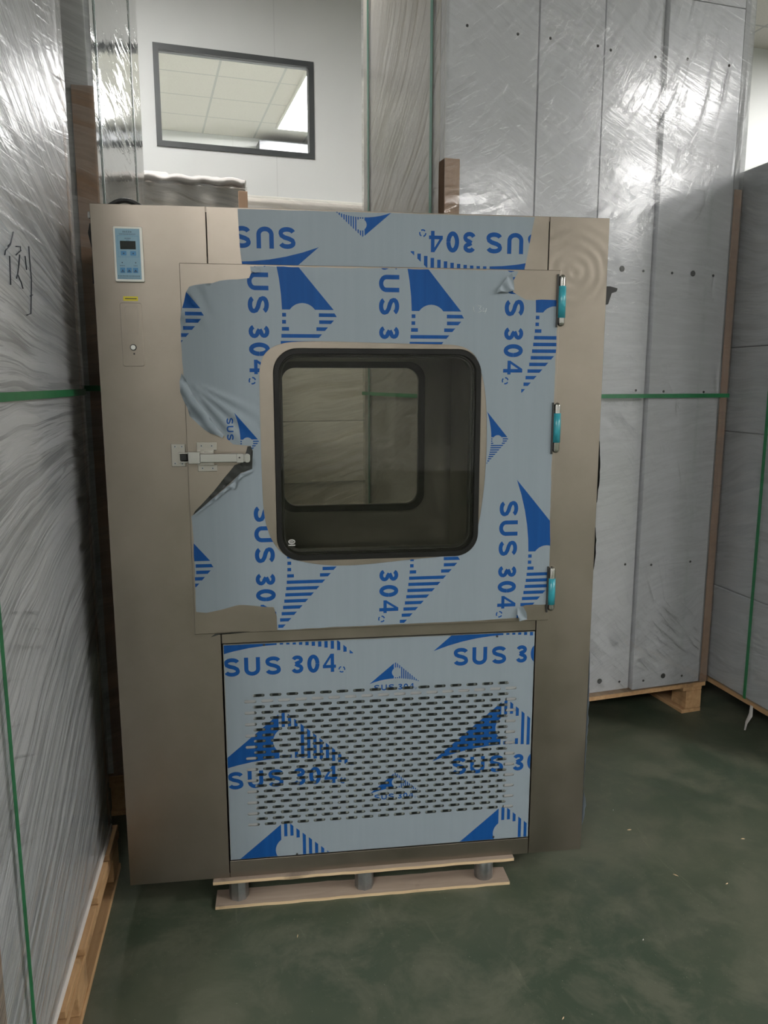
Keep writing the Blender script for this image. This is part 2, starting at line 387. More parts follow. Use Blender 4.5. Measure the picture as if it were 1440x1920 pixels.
# ceiling lights
def make_light(mat, label, group, loc, w=1.2, d=.6):
    o = empty('ceiling_light', loc, 0, label, 'ceiling light', group)
    b = MB(); hw, hd = w/2, d/2
    for a in ((-hw, hw, -hd, -hd+.02), (-hw, hw, hd-.02, hd), (-hw, -hw+.02, -hd+.02, hd-.02), (hw-.02, hw, -hd+.02, hd-.02)): b.box(a[0], a[1], a[2], a[3], -.03, 0)
    b.build('frame', M['cream'], o); MB().box(-hw+.02, hw-.02, -hd+.02, hd-.02, -.022, -.005).build('diffuser', mat, o)
    return o
L0 = make_light(M['lamp'], 'white rectangular ceiling light panel of the hall', 'hall ceiling light panels', (LIGHTS[0][0], LIGHTS[0][1], CEIL))
for x, y in LIGHTS[1:]:
    c = L0.copy(); C.objects.link(c); c.location = (x, y, CEIL)
    for ch in L0.children:
        d = ch.copy(); C.objects.link(d); d.parent = c
make_light(M['lamp_next'], 'bright light panel glaring at the right edge of the wall window', None, (1.93, 8.45, CEIL), .6, 1.8)
make_light(M['lamp_next'], 'unseen light panel added left of the wall window to brighten the next room', None, (-3.2, 7.6, CEIL), .6, 1.2)  # hidden lamp, added so the next room's ceiling gets brighter
make_light(M['lamp_next'], 'unseen light panel added right of the wall window to brighten the next room', None, (3.4, 7.6, CEIL), .6, 1.2)  # second hidden lamp added for the next room's ceiling
make_light(M['lamp'], 'small ceiling light just above the frame behind the steel cabinet', None, (-.1, 3.9, CEIL), .6, .55)
make_light(M['lamp'], 'unseen light panel added behind the camera on the left to brighten the right edge bundle', None, (-3.1, -3.2, CEIL), .8, 1.2)  # added fill from the left for the right edge bundle, out of view

# ================================================================== THE PASS BOX
box = fempty('pass_box', BOX, 'large stainless steel pass box cabinet with half peeled blue printed protective film', 'cabinet')
W, H, D = 1.304, 1.80, .70
xs1, xs2 = .272, 1.142
cx0, cx1, cz0, cz1 = .345, 1.035, .80, 1.56     # chamber
b = MB()
PT = .004
# outer skin set 4 mm behind the front plates, chamber walls, back with opening
b.box(0, .012, PT, D, 0, H); b.box(W-.012, W, PT, D, 0, H); b.box(.012, W-.012, PT, D, H-.012, H); b.box(.012, W-.012, PT, D, 0, .012)
b.box(.012, cx0-.01, D-.012, D, .012, H-.012); b.box(cx1+.01, W-.012, D-.012, D, .012, H-.012); b.box(cx0-.01, cx1+.01, D-.012, D, cz1+.01, H-.012); b.box(cx0-.01, cx1+.01, D-.012, D, .012, cz0-.01)
b.build('outer_shell', M['steel'], box)
b = MB()
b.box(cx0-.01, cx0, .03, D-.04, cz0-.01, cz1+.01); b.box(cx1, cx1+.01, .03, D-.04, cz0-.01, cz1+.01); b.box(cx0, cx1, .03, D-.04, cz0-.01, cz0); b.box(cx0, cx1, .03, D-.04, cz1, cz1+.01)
b.build('inner_chamber', M['steel_shaded'], box)
g = .0012
def plate(name, x0, x1, z0, z1, mat='steel'): return MB().box(x0+g, x1-g, 0, PT, z0, z1).build(name, M[mat], box, .0008, seg=1)
def mk_swirl():
    m = M['steel'].copy(); m.name = 'stainless_steel_swirled'; nt = m.node_tree; N = nt.nodes; Lk = nt.links
    pb = next(n for n in N if n.type == 'BSDF_PRINCIPLED'); tc = N.new('ShaderNodeTexCoord'); mp = N.new('ShaderNodeMapping'); wv = N.new('ShaderNodeTexWave')
    mp.inputs['Location'].default_value = (-1.212, 0, -1.660); Lk.new(tc.outputs['Object'], mp.inputs[0]); Lk.new(mp.outputs[0], wv.inputs[0])
    wv.wave_type = 'RINGS'; wv.rings_direction = 'SPHERICAL'; wv.inputs['Scale'].default_value = 11; wv.inputs['Distortion'].default_value = 2.5; wv.inputs['Detail'].default_value = 3
    ln = N.new('ShaderNodeVectorMath'); ln.operation = 'LENGTH'; Lk.new(mp.outputs[0], ln.inputs[0])
    mr = N.new('ShaderNodeMapRange'); Lk.new(ln.outputs['Value'], mr.inputs[0]); mr.inputs[1].default_value = .06; mr.inputs[2].default_value = .19; mr.inputs[3].default_value = .25; mr.inputs[4].default_value = 0
    mm = N.new('ShaderNodeMath'); mm.operation = 'MULTIPLY'; Lk.new(wv.outputs['Fac'], mm.inputs[0]); Lk.new(mr.outputs[0], mm.inputs[1])
    bm_ = N.new('ShaderNodeBump'); bm_.inputs['Strength'].default_value = .16; bm_.inputs['Distance'].default_value = .01; Lk.new(mm.outputs[0], bm_.inputs['Height'])
    old = pb.inputs['Normal'].links[0].from_socket; Lk.new(old, bm_.inputs['Normal']); Lk.new(bm_.outputs[0], pb.inputs['Normal']); return m
M['swirl'] = mk_swirl()
plate('left_front_plate', -g, xs1, 0, H); plate('right_front_plate', xs2, W+g, 0, H, 'swirl')
plate('top_front_plate', xs1, xs2, 1.60, H); plate('middle_front_plate', xs1, xs2, .689, .80); plate('bottom_front_plate', xs1, xs2, 0, .050)
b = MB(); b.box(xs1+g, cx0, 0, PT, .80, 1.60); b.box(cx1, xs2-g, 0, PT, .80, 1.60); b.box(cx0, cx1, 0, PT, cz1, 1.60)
b.build('door_surround', M['steel_shaded'], box)
# ---- the printing on the film: lettering and the shark fin mark
PW = .413; PER = .638; ROW = .3285
def stroke(pts, t):
    n = len(pts); L = []; R = []
    for i in range(n):
        a = pts[max(i-1, 0)]; c = pts[min(i+1, n-1)]; dx, dz = c[0]-a[0], c[1]-a[1]; l = math.hypot(dx, dz) or 1
        nx, nz = -dz/l*t/2, dx/l*t/2; L.append((pts[i][0]+nx, pts[i][1]+nz)); R.append((pts[i][0]-nx, pts[i][1]-nz))
    return L+R[::-1]
def arc(cx, cz, rx, rz, a0, a1, n): return [(cx+rx*math.cos(math.radians(a0+(a1-a0)*i/n)), cz+rz*math.sin(math.radians(a0+(a1-a0)*i/n))) for i in range(n+1)]
T = .212; h_ = T/2
def gS(w):
    c = w/2; rx = w/2-h_; p = arc(c, .735, rx, .265-h_, 12, 185, 9)
    p += [(h_+.035, .62), (c-.12, .545), (c+.12, .475), (w-h_-.03, .385)] + arc(c, .265, rx, .265-h_, 5, -170, 9)
    return [stroke(p, T)]
def gU(w): return [stroke([(h_, 1), (h_, .6), (h_, .37)]+arc(w/2, .36, w/2-h_, .36-h_, 185, 355, 10)+[(w-h_, .37), (w-h_, .6), (w-h_, 1)], T)]
def g3(w):
    c = w/2-.01; rx = w/2-h_
    return [stroke(arc(c, .745, rx*.93, .255-h_, 165, -80, 10)+[(c-.1, .53)], T*.95), stroke([(c-.1, .53)]+arc(c, .275, rx, .275-h_, 80, -168, 10), T*.95)]
def g0(w):
    o = arc(w/2, .5, w/2-h_, .5-h_, 0, 360, 28)
    return [stroke(o, T)]
def g4(w): return [[(w*.60, 1), (w*.86, 1), (w*.86, 0), (w*.60, 0)], [(0, .22), (w, .22), (w, .39), (0, .39)], [(0, .36), (w*.21, .36), (w*.80, 1), (w*.60, 1)]]
GL = [(gS, 0, .139), (gU, .178, .319), (gS, .365, .504), (g3, .597, .708), (g0, .740, .851), (g4, .881, 1.0)]
def block(w, tl, tr, base, cap, rec=True):
    """one logo + SUS 304 in units of metres, tail of the fin at the origin"""
    P = []
    span = (tr-tl)*w; ch = cap*w
    for fn, a, c in GL:
        gw = (c-a)*span/ch
        for poly in fn(gw): P.append([(tl*w+a*span+x*ch, base*w+z*ch) for x, z in poly])
    if rec:   # tiny three arrow sign
        cxr, czr, r = tr*w+.13*ch+.08*ch+.1*ch, base*w+.12*ch, .15*ch
        for k in range(3):
            a0 = 90+120*k; P.append(stroke(arc(cxr, czr, r, r, a0+12, a0+92, 4), .07*ch))
    cc = (.537*w, .215*w); rr = .094*w
    arcb = lambda x: .092*w*(1-((x/w-.5)/.5)**2)
    sol = [(0, 0)]+[(x*w, .40*w*(x/.482)**.97) for x in (.1, .2, .3, .4)]+[(.482*w, .405*w), (.482*w, arcb(.482*w))]+[(x*w, arcb(x*w)) for x in (.4, .3, .2, .1)]
    # cut the round opening out of the fin
    def cut(poly): P.append(poly)
    top = [(0, 0), (.12*w, .102*w), (.24*w, .202*w), (.36*w, .302*w), (.482*w, .405*w)]
    a1 = math.degrees(math.acos((.482*w-cc[0])/rr)); cir = arc(cc[0], cc[1], rr, rr, a1, 360-a1, 10)
    cut(top+cir+[(.482*w, arcb(.482*w))]+[(x*w, arcb(x*w)) for x in (.4, .3, .2, .1)])
    pitch = .0416*w; sw = .022*w
    tz = lambda x: .445*w*(1-(x/w-.500)/.5)
    for k in range(12):
        xa = .502*w+k*pitch; xb = xa+sw
        lo = max(arcb((xa+xb)/2), .0); hi_a, hi_b = tz(xa), tz(xb)
        if k == 0: hi_a = .41*w
        if hi_b <= lo: hi_b = lo+.004*w
        dx = (xa+xb)/2-cc[0]
        if abs(dx) < rr+.006*w:
            s_ = math.sqrt(max((rr+.008*w)**2-dx*dx, 0)); 
            if cc[1]+s_ < hi_b: P.append([(xa, cc[1]+s_), (xb, cc[1]+s_), (xb, hi_b), (xa, hi_a)])
            if cc[1]-s_ > lo+.004*w: P.append([(xa, lo), (xb, lo), (xb, cc[1]-s_), (xa, cc[1]-s_)])
        else: P.append([(xa, lo), (xb, lo), (xb, hi_b), (xa, hi_a)])
    return P
BIG = block(PW, .139, .868, -.112, .126); SMALL = block(.141, .09, .885, -.146, .12)
def lattice(u0, v0, us, vs, tf):
    out = []
    for i in us:
        for j in vs:
            ou, ov = u0+i*PER, v0+j*ROW
            for p in BIG: out.append([tf(ou+x, ov+z) for x, z in p])
            su, sv = ou+PW/2+PER/2-.0705, ov-.087
            for p in SMALL: out.append([tf(su+x, sv+z) for x, z in p])
    return out
def jag(pts, amp, step, seed=1):
    r = random.Random(seed); out = []
    for i in range(len(pts)):
        a, c = pts[i], pts[(i+1) % len(pts)]; l = math.hypot(c[0]-a[0], c[1]-a[1]); n = max(1, int(l/step)); out.append(a)
        for k in range(1, n): out.append((a[0]+(c[0]-a[0])*k/n+r.uniform(-amp, amp), a[1]+(c[1]-a[1])*k/n+r.uniform(-amp, amp)))
    return out
# ---- lower access panel with its grille of slots
px0, px1, pz0, pz1 = .2755, 1.1395, .0535, .6860
slots = []
for r_ in range(24):
    z = .538-r_*.01657
    n, xs = (16, .366) if r_ % 2 == 0 else (17, .3432)
    for k in range(n): slots.append(rrect(xs+k*.0457-.0162, xs+k*.0457+.0162, z-.0041, z+.0041, .0039, 3))
PER = .630; lower_print = lattice(.219, .313, (-1, 0, 1), (-1, 0, 1), lambda u, v: (u, v))
ap = empty('access_panel', (0, 0, 0)); ap.parent = box
v2, f2, m2 = sheet([(px0, pz0), (px1, pz0), (px1, pz1), (px0, pz1)], slots, [])
mb = MB(); mb.v = [(x, 0.0, z) for x, z in v2]; mb.f = [list(f) for f in f2]; mb.m = [0]*len(f2); mb.sm = [False]*len(f2)
mb.build('grille_plate', M['steel_plate'], ap, solid=.0018)
v2, f2, m2 = sheet(jag([(px0+.0005, pz0+.001), (px1-.001, pz0+.002), (px1-.0005, pz1-.001), (px0+.002, pz1-.002)], .0004, .03, 4), slots, lower_print)
mb = MB(); mb.v = [(x, -.0005, z) for x, z in v2]; mb.f = [list(f) for f in f2]; mb.m = m2; mb.sm = [False]*len(f2)
mb.build('protective_film', [M['film'], M['blue']], ap)
b = MB(); b.box(px0, .3535, .0022, .004, pz0, pz1); b.box(1.064, px1, .0022, .004, pz0, pz1); b.box(.3535, 1.064, .0022, .004, .5150, .5270); b.box(.3535, 1.064, .0022, .004, .55, pz1); b.box(.3535, 1.064, .0022, .004, pz0, .149)
b.build('grille_backing_frame', plain('dull_zinc_sheet', (.27, .275, .275), .5, 0, .05), ap)
def mk_filter():
    t = NT('dark_filter_mesh'); o = t.obj(); sx = t.n('ShaderNodeSeparateXYZ', {0: o})
    f = t.math('ABSOLUTE', t.math('SUBTRACT', t.math('FRACT', t.math('MULTIPLY', sx.outputs['X'], 1/.02285)), .5)); d = t.rng(f, .05, .22, 1, 0)
    n = t.noise(o, 3, 2); c = t.mixc(t.math('MULTIPLY', d, t.rng(n, .3, .7, .2, .8)), (.010, .014, .012), (.40, .44, .40))
    return t.done(t.bsdf(c, .5, .2))
MB().box(px0+.01, px1-.01, .008, .016, pz0+.01, pz1-.01).build('filter_mesh', mk_filter(), ap)
for q in ((495, 1209), (932, 1193), (925, 1569), (557, 1601)):
    x, z = bp(*q); MB().cyl((x, -.0015, z), .0032, .002, 'y', 12).build('panel_screw', M['dark_metal'], ap)
# ---- upper film strip, printed upside down
def tri(px, py, d): return bp(px, py, d)
strip = [(.349, 1.797), (1.1015, 1.797), (1.0765, 1.66), (.3565, 1.66), (.352, 1.70)]
PER = .638; up_print = lattice(-.546, -1.711, (-2, -1, 0), (-1, 0), lambda u, v: (-u, -v))
v2, f2, m2 = sheet(jag(strip, .0006, .04, 3), [], up_print)
mb = MB(); mb.v = [(x, -.0006, z) for x, z in v2]; mb.f = [list(f) for f in f2]; mb.m = m2; mb.sm = [False]*len(f2)
mb.build('upper_protective_film', [M['film'], M['blue']], box)
# ---- the door
DY = -.012
door = empty('front_door', (0, 0, 0)); door.parent = box
dx0, dx1, dz0, dz1 = .205, 1.1735, .721, 1.6655
gx0, gx1, gz0, gz1 = .4265, .9655, .9135, 1.4625
outer = [(dx0, dz0), (dx1, dz0), (dx1, dz1), (dx0, dz1)]
hole = rrect(gx0, gx1, gz0, gz1, .062, 10)
v2, f2, _ = sheet(outer, [hole], [])
mb = MB(); mb.v = [(x, DY, z) for x, z in v2]; mb.f = [list(f) for f in f2]; mb.m = [0]*len(f2); mb.sm = [False]*len(f2)
dl = mb.build('door_leaf', M['steel'], door, solid=.0105)
md = dl.modifiers.new('bevel', 'BEVEL'); md.width = .0016; md.segments = 2; md.limit_method = 'ANGLE'; md.angle_limit = math.radians(50)
mb = MB(); ring(mb, rrect(gx0, gx1, gz0, gz1, .062, 10), rrect(gx0+.0135, gx1-.0135, gz0+.0135, gz1-.0135, .050, 10), DY-.003, DY+.012)
ring(mb, rrect(gx0+.012, gx1-.012, gz0+.012, gz1-.012, .051, 10), rrect(gx0+.018, gx1-.018, gz0+.018, gz1-.018, .046, 10), DY+.012, DY+.05)
mb.build('window_seal', M['rubber'], door, .001, seg=1)
mb = MB(); ring(mb, rrect(gx0+.018, gx1-.018, gz0+.018, gz1-.018, .046, 10), rrect(gx0+.0215, gx1-.0215, gz0+.0215, gz1-.0215, .043, 10), DY+.02, DY+.045)
mb.build('spacer_frame', M['dark_metal'], door)
mb = MB(); mb.prism_xz(rrect(gx0+.0132, gx1-.0132, gz0+.0132, gz1-.0132, .050, 10), DY+.002, DY+.007)
mb.build('glass_pane', M['glass'], door)
x, z = bp(547, 1016, DY); mb = MB()
ring(mb, [(x+.009*math.cos(2*PI*i/20), z+.006*math.sin(2*PI*i/20)) for i in range(20)], [(x+.0075*math.cos(2*PI*i/20), z+.0046*math.sin(2*PI*i/20)) for i in range(20)], DY+.0012, DY+.0018)
for k in (-1, 0, 1): 
    p = stroke(arc(x+k*.0038, z, .0017, .0024, 50, 310, 6), .0009); mb.prism_xz(p, DY+.0012, DY+.0018)
mb.prism_xz([(x-.009, z-.0105), (x+.009, z-.0105), (x+.009, z-.0085), (x-.009, z-.0085)], DY+.0012, DY+.0018)
mb.build('glass_mark', M['white_dot'], door)
# film of the door
fo = [(345, 566), (349, 548), (355, 538), (365, 534.5), (398, 531), (414, 526), (445, 524), (467, 521.5), (471, 512), (476, 499.5), (486, 499), (620, 502), (800, 505), (948, 507), (972, 509), (966, 520), (958, 534), (962, 548), (985, 562), (1047, 563),
      (1043, 640), (1039, 735), (1036, 820), (1032, 930), (1031, 1000), (1029, 1090), (1024.5, 1133), (985, 1134.5), (972, 1139), (974, 1158), (880, 1164.5), (640, 1175), (520, 1181), (519, 1155), (513, 1138), (447, 1134), (415, 1143), (386, 1149), (368, 1147), (362, 1000), (359, 968),
      (384, 949), (425, 914), (450, 888), (473, 879), (474, 845), (469, 836), (437, 833), (425, 822), (404, 798), (380, 765), (360, 738), (344, 712), (341, 660), (338, 600)]
hp = [(486, 700), (487, 690), (492, 668), (507, 652), (530, 643), (560, 640), (620, 640), (740, 644), (800, 645), (850, 646), (875, 652), (893, 668), (900, 690), (908, 720), (912, 760), (913, 830), (909, 900), (903, 950), (897, 985), (886, 1015), (868, 1034), (845, 1042), (760, 1050), (690, 1058), (640, 1061), (590, 1058), (545, 1048), (520, 1030), (503, 1000), (494, 960), (491, 900), (488, 800)]
fo_m = jag([bp(a, c, DY) for a, c in fo], .0011, .018, 5); hp_m = [bp(a, c, DY) for a, c in hp]
def smooth(poly, it=1):
    for _ in range(it):
        q = []
        for i in range(len(poly)):
            a, c = poly[i], poly[(i+1) % len(poly)]; q += [(a[0]*.75+c[0]*.25, a[1]*.75+c[1]*.25), (a[0]*.25+c[0]*.75, a[1]*.25+c[1]*.75)]
        poly = q
    return poly
hp_m = smooth(hp_m, 2)
door_print = lattice(-1.757, .085, (0, 1), (0, 1, 2, 3), lambda u, v: (v, -u))
x_, z_ = bp(430, 830, DY)
v2, f2, m2 = sheet(fo_m, [hp_m], door_print, (dx0, .47, 1.13, 1.66, .008))
ridge0 = Vector(bp(344, 712, DY)); 
def wrinkle(x, z):
    y = DY-.0012
    # folds fan out from the torn corner above the latch
    d = Vector((x, z))-ridge0; r = d.length
    a = math.degrees(math.atan2(d.y, d.x))      # folds run at about -25..-60 degrees
    if r > .01 and -75 < a < -12:
        wgt = math.sin(PI*(a+75)/63)**1.0*min(r/.08, 1)*max(0, 1-max(r-.12, 0)/.12)
        y -= wgt*(.0045*(1+math.sin(a*.52+r*9)))*.8
    if x < .30 and z > 1.5:
        wgt = min((.30-x)/.06, 1)*min((z-1.5)/.04, 1); y -= wgt*.0022*(1+math.sin(x*150+z*70))
    return y
mb = MB(); mb.v = [(x, wrinkle(x, z), z) for x, z in v2]; mb.f = [list(f) for f in f2]; mb.m = m2; mb.sm = [True]*len(f2)
mb.build('protective_film', [M['film'], M['blue']], door)
def px_patch(name, poly, mat, y, amp=.003, step=.006, seed=1, fn=None, parent=door, th=.0):
    P = jag([bp(a, c, DY) for a, c in poly], .0006, .02, seed); bb = bbox(P)
    v, f, _ = sheet(P, [], [], (bb[0], bb[1], bb[2], bb[3], step)); r = random.Random(seed)
    mb = MB(); mb.v = [(p[0], (fn(p) if fn else y-amp*(.5+.5*math.sin(p[0]*210+p[1]*120+seed))), p[1]) for p in v]
    mb.f = [list(q) for q in f]; mb.m = [0]*len(f); mb.sm = [True]*len(f)
    return mb.build(name, mat, parent)
ra = Vector(bp(346, 712, DY)); rb = Vector(bp(437, 833, DY)); rd = (rb-ra).normalized(); rn = Vector((rd.y, -rd.x))
def lobe(p):
    q = Vector(p)-ra; s = q.dot(rd); dd = abs(q.dot(rn))
    return DY-.003-.012*math.sin(min(dd/.030, 1)*PI*.9)-.0035*math.sin(s*95+dd*60)
px_patch('film_flap', [(341, 700), (338, 715), (339, 735), (345, 752), (352, 764), (356, 780), (372, 795), (385, 806), (395, 812), (409, 816), (418, 821), (420, 815), (404, 797), (380, 764), (361, 738), (349, 712)], M['film'], 0, fn=lobe, seed=2)
px_patch('film_flap', [(359, 968), (384, 947), (425, 912), (440, 903), (452, 887), (472, 881), (473, 884), (455, 893), (445, 902), (441, 915), (430, 916), (395, 944), (375, 958)], M['film'], DY-.008, .005, seed=3)
px_patch('film_flap', [(930, 550), (932, 542), (940, 534), (950, 518), (958, 514), (962, 530), (963, 545), (950, 549), (938, 547)], M['film'], DY-.006, .006, seed=5)
px_patch('film_flap', [(969, 1137), (979, 1136), (985, 1147), (987, 1160), (972, 1163), (968, 1150)], M['film'], DY-.005, .006, seed=6)
px_patch('film_flap', [(469, 500), (478, 501), (487, 505), (488, 511), (478, 512), (470, 508)], M['film'], DY-.004, .004, seed=7)
px_patch('black_film_flap', [(464, 837), (470, 836), (474, 845), (473, 879), (452, 886), (425, 911), (384, 947), (362, 966), (366, 958), (400, 922), (440, 872), (452, 868), (462, 846)], M['film_black'], DY-.0022, .001, seed=4)
px_patch('black_film_flap', [(395, 1194), (404, 1187.5), (415, 1187), (470, 1183.5), (452, 1186), (410, 1189.5)], M['film_black'], DY-.003, .002, seed=8)
for st in ([(887, 575), (889, 585)], [(896, 573), (902, 574), (899, 579), (903, 583), (896, 586)], [(906, 577), (905, 584), (912, 583)], [(912, 578), (909, 588)]):
    MB().tube([(bp(a, c, DY)[0], DY-.0013, bp(a, c, DY)[1]) for a, c in st], .0005, 4).build('pencil_mark', M['panel_edge'], door)
# ---- hinges
for i, (q0, q1, s0, s1) in enumerate((((1056, 514), (1054, 612), 536, 596), ((1046.5, 755), (1044, 850), 775, 830), ((1036.5, 1063), (1034.5, 1147), 1085, 1134))):
    xa, za_ = bp(*q0, -.02); xb, zb_ = bp(*q1, -.02); zs0 = bp(q0[0], s0, -.02)[1]; zs1 = bp(q0[0], s1, -.02)[1]
    hg = empty('hinge', (0, 0, 0)); hg.parent = box; hg.location = ((xa+xb)/2, -.012, 0)
    r = .0098; prof = [(.0001, zb_)]+[(r*math.sin(a), zb_+r*(1-math.cos(a))) for a in (.3, .6, .9, 1.2, 1.57)]+[(r*math.sin(a), za_-r*(1-math.cos(a))) for a in (1.57, 1.2, .9, .6, .3)]+[(.0001, za_)]
    b = MB(); b.rev((0, 0, 0), prof, 20); b.box(-.011, -.003, 0, .012, zb_+.004, za_-.004); b.build('hinge_barrel', M['chrome'], hg)
    b = MB(); b.rev((0, 0, 0), [(.0102, zs1), (.0112, zs1), (.0116, (zs0+zs1)/2), (.0112, zs0), (.0102, zs0)], 10); b.box(-.0105, -.004, -.002, .012, zs1, zs0); b.build('hinge_sleeve', M['teal'], hg)
    b = MB(); b.box(-.0145, -.0105, -.006, .012, zb_-.002, za_); b.build('hinge_gap_shade', M['dark_metal'], hg)  # dark strip standing for the shaded gap left of the barrel
# ---- latch
lt = empty('door_latch', (0, 0, 0)); lt.parent = box
def pr(x0, x1, y0, y1, d=DY): a = bp(x0, y1, d); c = bp(x1, y0, d); return a[0], c[0], a[1], c[1]
def scr(par, pts, y, r=.0034):
    for p in pts:
        x, z = bp(*p, y); b = MB(); b.cyl((x, y-.0012, z), r, .0022, 'y', 14, 0); b.cyl((x, y-.0016, z), r*.45, .0006, 'y', 6, 1); b.build('screw', [M['zinc'], M['black']], par)
a = pr(322.5, 347.5, 832, 875, 0)
sp = MB().box(a[0], a[1], -.003, 0, a[2], a[3]).build('strike_plate', M['steel_plate'], lt, .0015)
scr(sp, ((328, 837.5), (341, 837.5), (328.5, 869), (342, 869.5)), -.003)
a = pr(336, 351, 849, 866, -.01); b = MB(); b.box(a[0]+.003, a[1], -.018, -.003, a[2]+.003, a[3]-.002); b.build('catch_roller', M['black'], sp, .002)
b = MB(); b.box(a[0], a[1]+.004, -.022, -.003, a[3]-.002, a[3]+.0015); b.box(a[0], a[1]+.004, -.022, -.003, a[2]-.0015, a[2]+.002); b.build('catch_cheek', M['chrome'], sp, .0008)
for nm, q, ss in (('upper', (369, 406, 829, 844.5), ((377.5, 836), (397, 836))), ('lower', (371.5, 407.5, 871, 884), ((380, 878), (399, 878)))):
    a = pr(*q); p = MB().box(a[0], a[1], DY-.003, DY, a[2], a[3]).build('mounting_plate', M['steel_plate'], lt, .0012)
    scr(p, ss, DY-.003)
a = pr(371, 401, 843, 872); MB().box(a[0], a[1], DY-.012, DY, a[2], a[3]).build('latch_base', M['steel_plate'], lt, .001)
a = pr(352.5, 374.5, 847, 870.5, -.035); MB().box(a[0], a[1], -.034, DY-.001, a[2], a[3]).build('latch_housing', M['chrome'], lt, .0015)
a = pr(375, 447, 850, 868, -.037); b = MB(); b.prism_xz(rrect(a[0], a[1], a[2], a[3], .002, 3), -.036, -.024); lv = b.build('lever', M['chrome'], lt, .002)
a = pr(444, 469, 850, 868, -.039); b = MB(); b.prism_xz(rrect(a[0], a[0]+(a[1]-a[0])*.52, a[2], a[3], .003, 4), -.042, -.026); b.prism_xz(rrect(a[0]+(a[1]-a[0])*.58, a[1], a[2], a[3], .007, 6), -.042, -.026); b.box(a[0]+.01, a[1]-.006, -.038, -.026, a[2]+.002, a[3]-.002)
b.build('lever_grip', M['chrome'], lv, .0012)
b = MB(); x, z = bp(449, 858, -.042); b.cyl((x, -.0428, z), .0022, .001, 'y', 12); b.build('grip_rivet', M['dark_metal'], lv)
for yy in (847, 871): x, z = bp(392, yy, -.02); MB().tube([(x-.012, -.022, z), (x+.012, -.022, z)], .0022, 8).build('latch_pin', M['chrome'], lt)
# ---- control panel
cp = empty('control_panel', (0, 0, 0)); cp.parent = box
x0, z1 = bp(210.5, 424, -.006); x1, z0 = bp(271, 529, -.006)
b = MB(); b.prism_xz(rrect(x0, x1, z0, z1, .004, 4), -.008, 0); b.build('bezel', M['cream'], cp, .0025)
def cq(fx, fz): return x0+(x1-x0)*fx, z1+(z0-z1)*fz      # fractions right and down over the bezel
def crect(mb, a, c, y0, y1, mi=0): p = cq(*a); q = cq(*c); mb.box(p[0], q[0], y0, y1, q[1], p[1], mi)
b = MB(); crect(b, (.085, .04), (.915, .955), -.0086, -.008)
r_ = random.Random(3)
def glyphs(mb, fx0, fx1, fz, hgt, n, mi=1, fill=.72):
    wv = (fx1-fx0)/n
    for k in range(n):
        xa = fx0+k*wv; xb = xa+wv*fill
        for s_ in range(2): zz = fz+hgt*(s_*.5+r_.uniform(0, .25)); crect(mb, (xa, zz), (xb, zz+hgt*.16), -.0088, -.0086, mi)
        xm = xa+(xb-xa)*r_.uniform(.2, .7); crect(mb, (xm, fz), (xm+wv*.16, fz+hgt), -.0088, -.0086, mi)
glyphs(b, .34, .66, .085, .028, 5); glyphs(b, .22, .78, .13, .02, 14); glyphs(b, .40, .62, .205, .022, 4); glyphs(b, .45, .57, .24, .016, 3)
for a_, c_ in (((.16, .168), (.86, .172)), ((.16, .548), (.86, .552)), ((.155, .168), (.163, .552)), ((.857, .168), (.865, .552))): crect(b, a_, c_, -.0088, -.0086, 2)
for fx in (.26, .72): crect(b, (fx, .645), (fx+.035, .662), -.0089, -.0086, 1)
glyphs(b, .19, .37, .70, .018, 7); glyphs(b, .66, .80, .70, .018, 6); glyphs(b, .12, .87, .885, .024, 15); glyphs(b, .12, .87, .925, .016, 24)
b.build('overlay', [M['panel_blue'], M['ink'], M['key_blue']], cp)
b = MB(); crect(b, (.235, .262), (.765, .412), -.0092, -.008); b.build('display', M['screen'], cp, .0004, seg=1)
for q in ((.25, .445, .44, .525), (.57, .445, .77, .525), (.20, .745, .37, .84), (.42, .745, .59, .84), (.64, .745, .81, .84)):
    b = MB(); crect(b, (q[0], q[1]), (q[2], q[3]), -.0094, -.0086)
    mx, mz = (q[0]+q[2])/2, (q[1]+q[3])/2; crect(b, (mx-.02, mz-.008), (mx+.02, mz+.012), -.0097, -.0094, 1)
    if q[1] > .7: glyphs_y = None; crect(b, (q[0]+.03, q[3]-.03), (q[2]-.03, q[3]-.018), -.0097, -.0094, 1)
    b.build('key', [M['key_blue'], M['ink']], cp)
# yellow sticker, lock plate with push button
a = pr(231.5, 258.5, 556, 564, 0); b = MB(); b.box(a[0], a[1], -.0006, 0, a[2], a[3]); b.box(a[0]+.004, a[1]-.003, -.0008, -.0006, (a[2]+a[3])/2-.001, (a[2]+a[3])/2+.001, 1); b.build('yellow_sticker', [M['yellow'], M['ink']], box)
a = pr(231, 265.5, 568, 687, 0); lp = MB(); lp.prism_xz(rrect(a[0], a[1], a[2], a[3], .006, 5), -.0022, 0); lp = lp.build('switch_plate', M['steel'], box, .0012)
a = pr(236, 258, 574, 627, 0); b = MB(); ring(b, rrect(a[0], a[1], a[2], a[3], .004, 4), rrect(a[0]+.0022, a[1]-.0022, a[2]+.0022, a[3]-.0022, .003, 4), -.0034, -.0022); b.build('raised_rim', M['steel'], lp)
x, z = bp(250.5, 651.5, 0); b = MB(); b.cyl((x, -.0042, z), .0078, .002, 'y', 24, 1); b.cyl((x, -.0065, z), .0056, .003, 'y', 24, 0); b.build('push_button', [M['white_dot'], M['dark_metal']], lp)
x, z = bp(252, 663.5, 0); MB().cyl((x, -.0026, z), .0022, .0006, 'y', 12).build('key_hole', M['black'], lp)
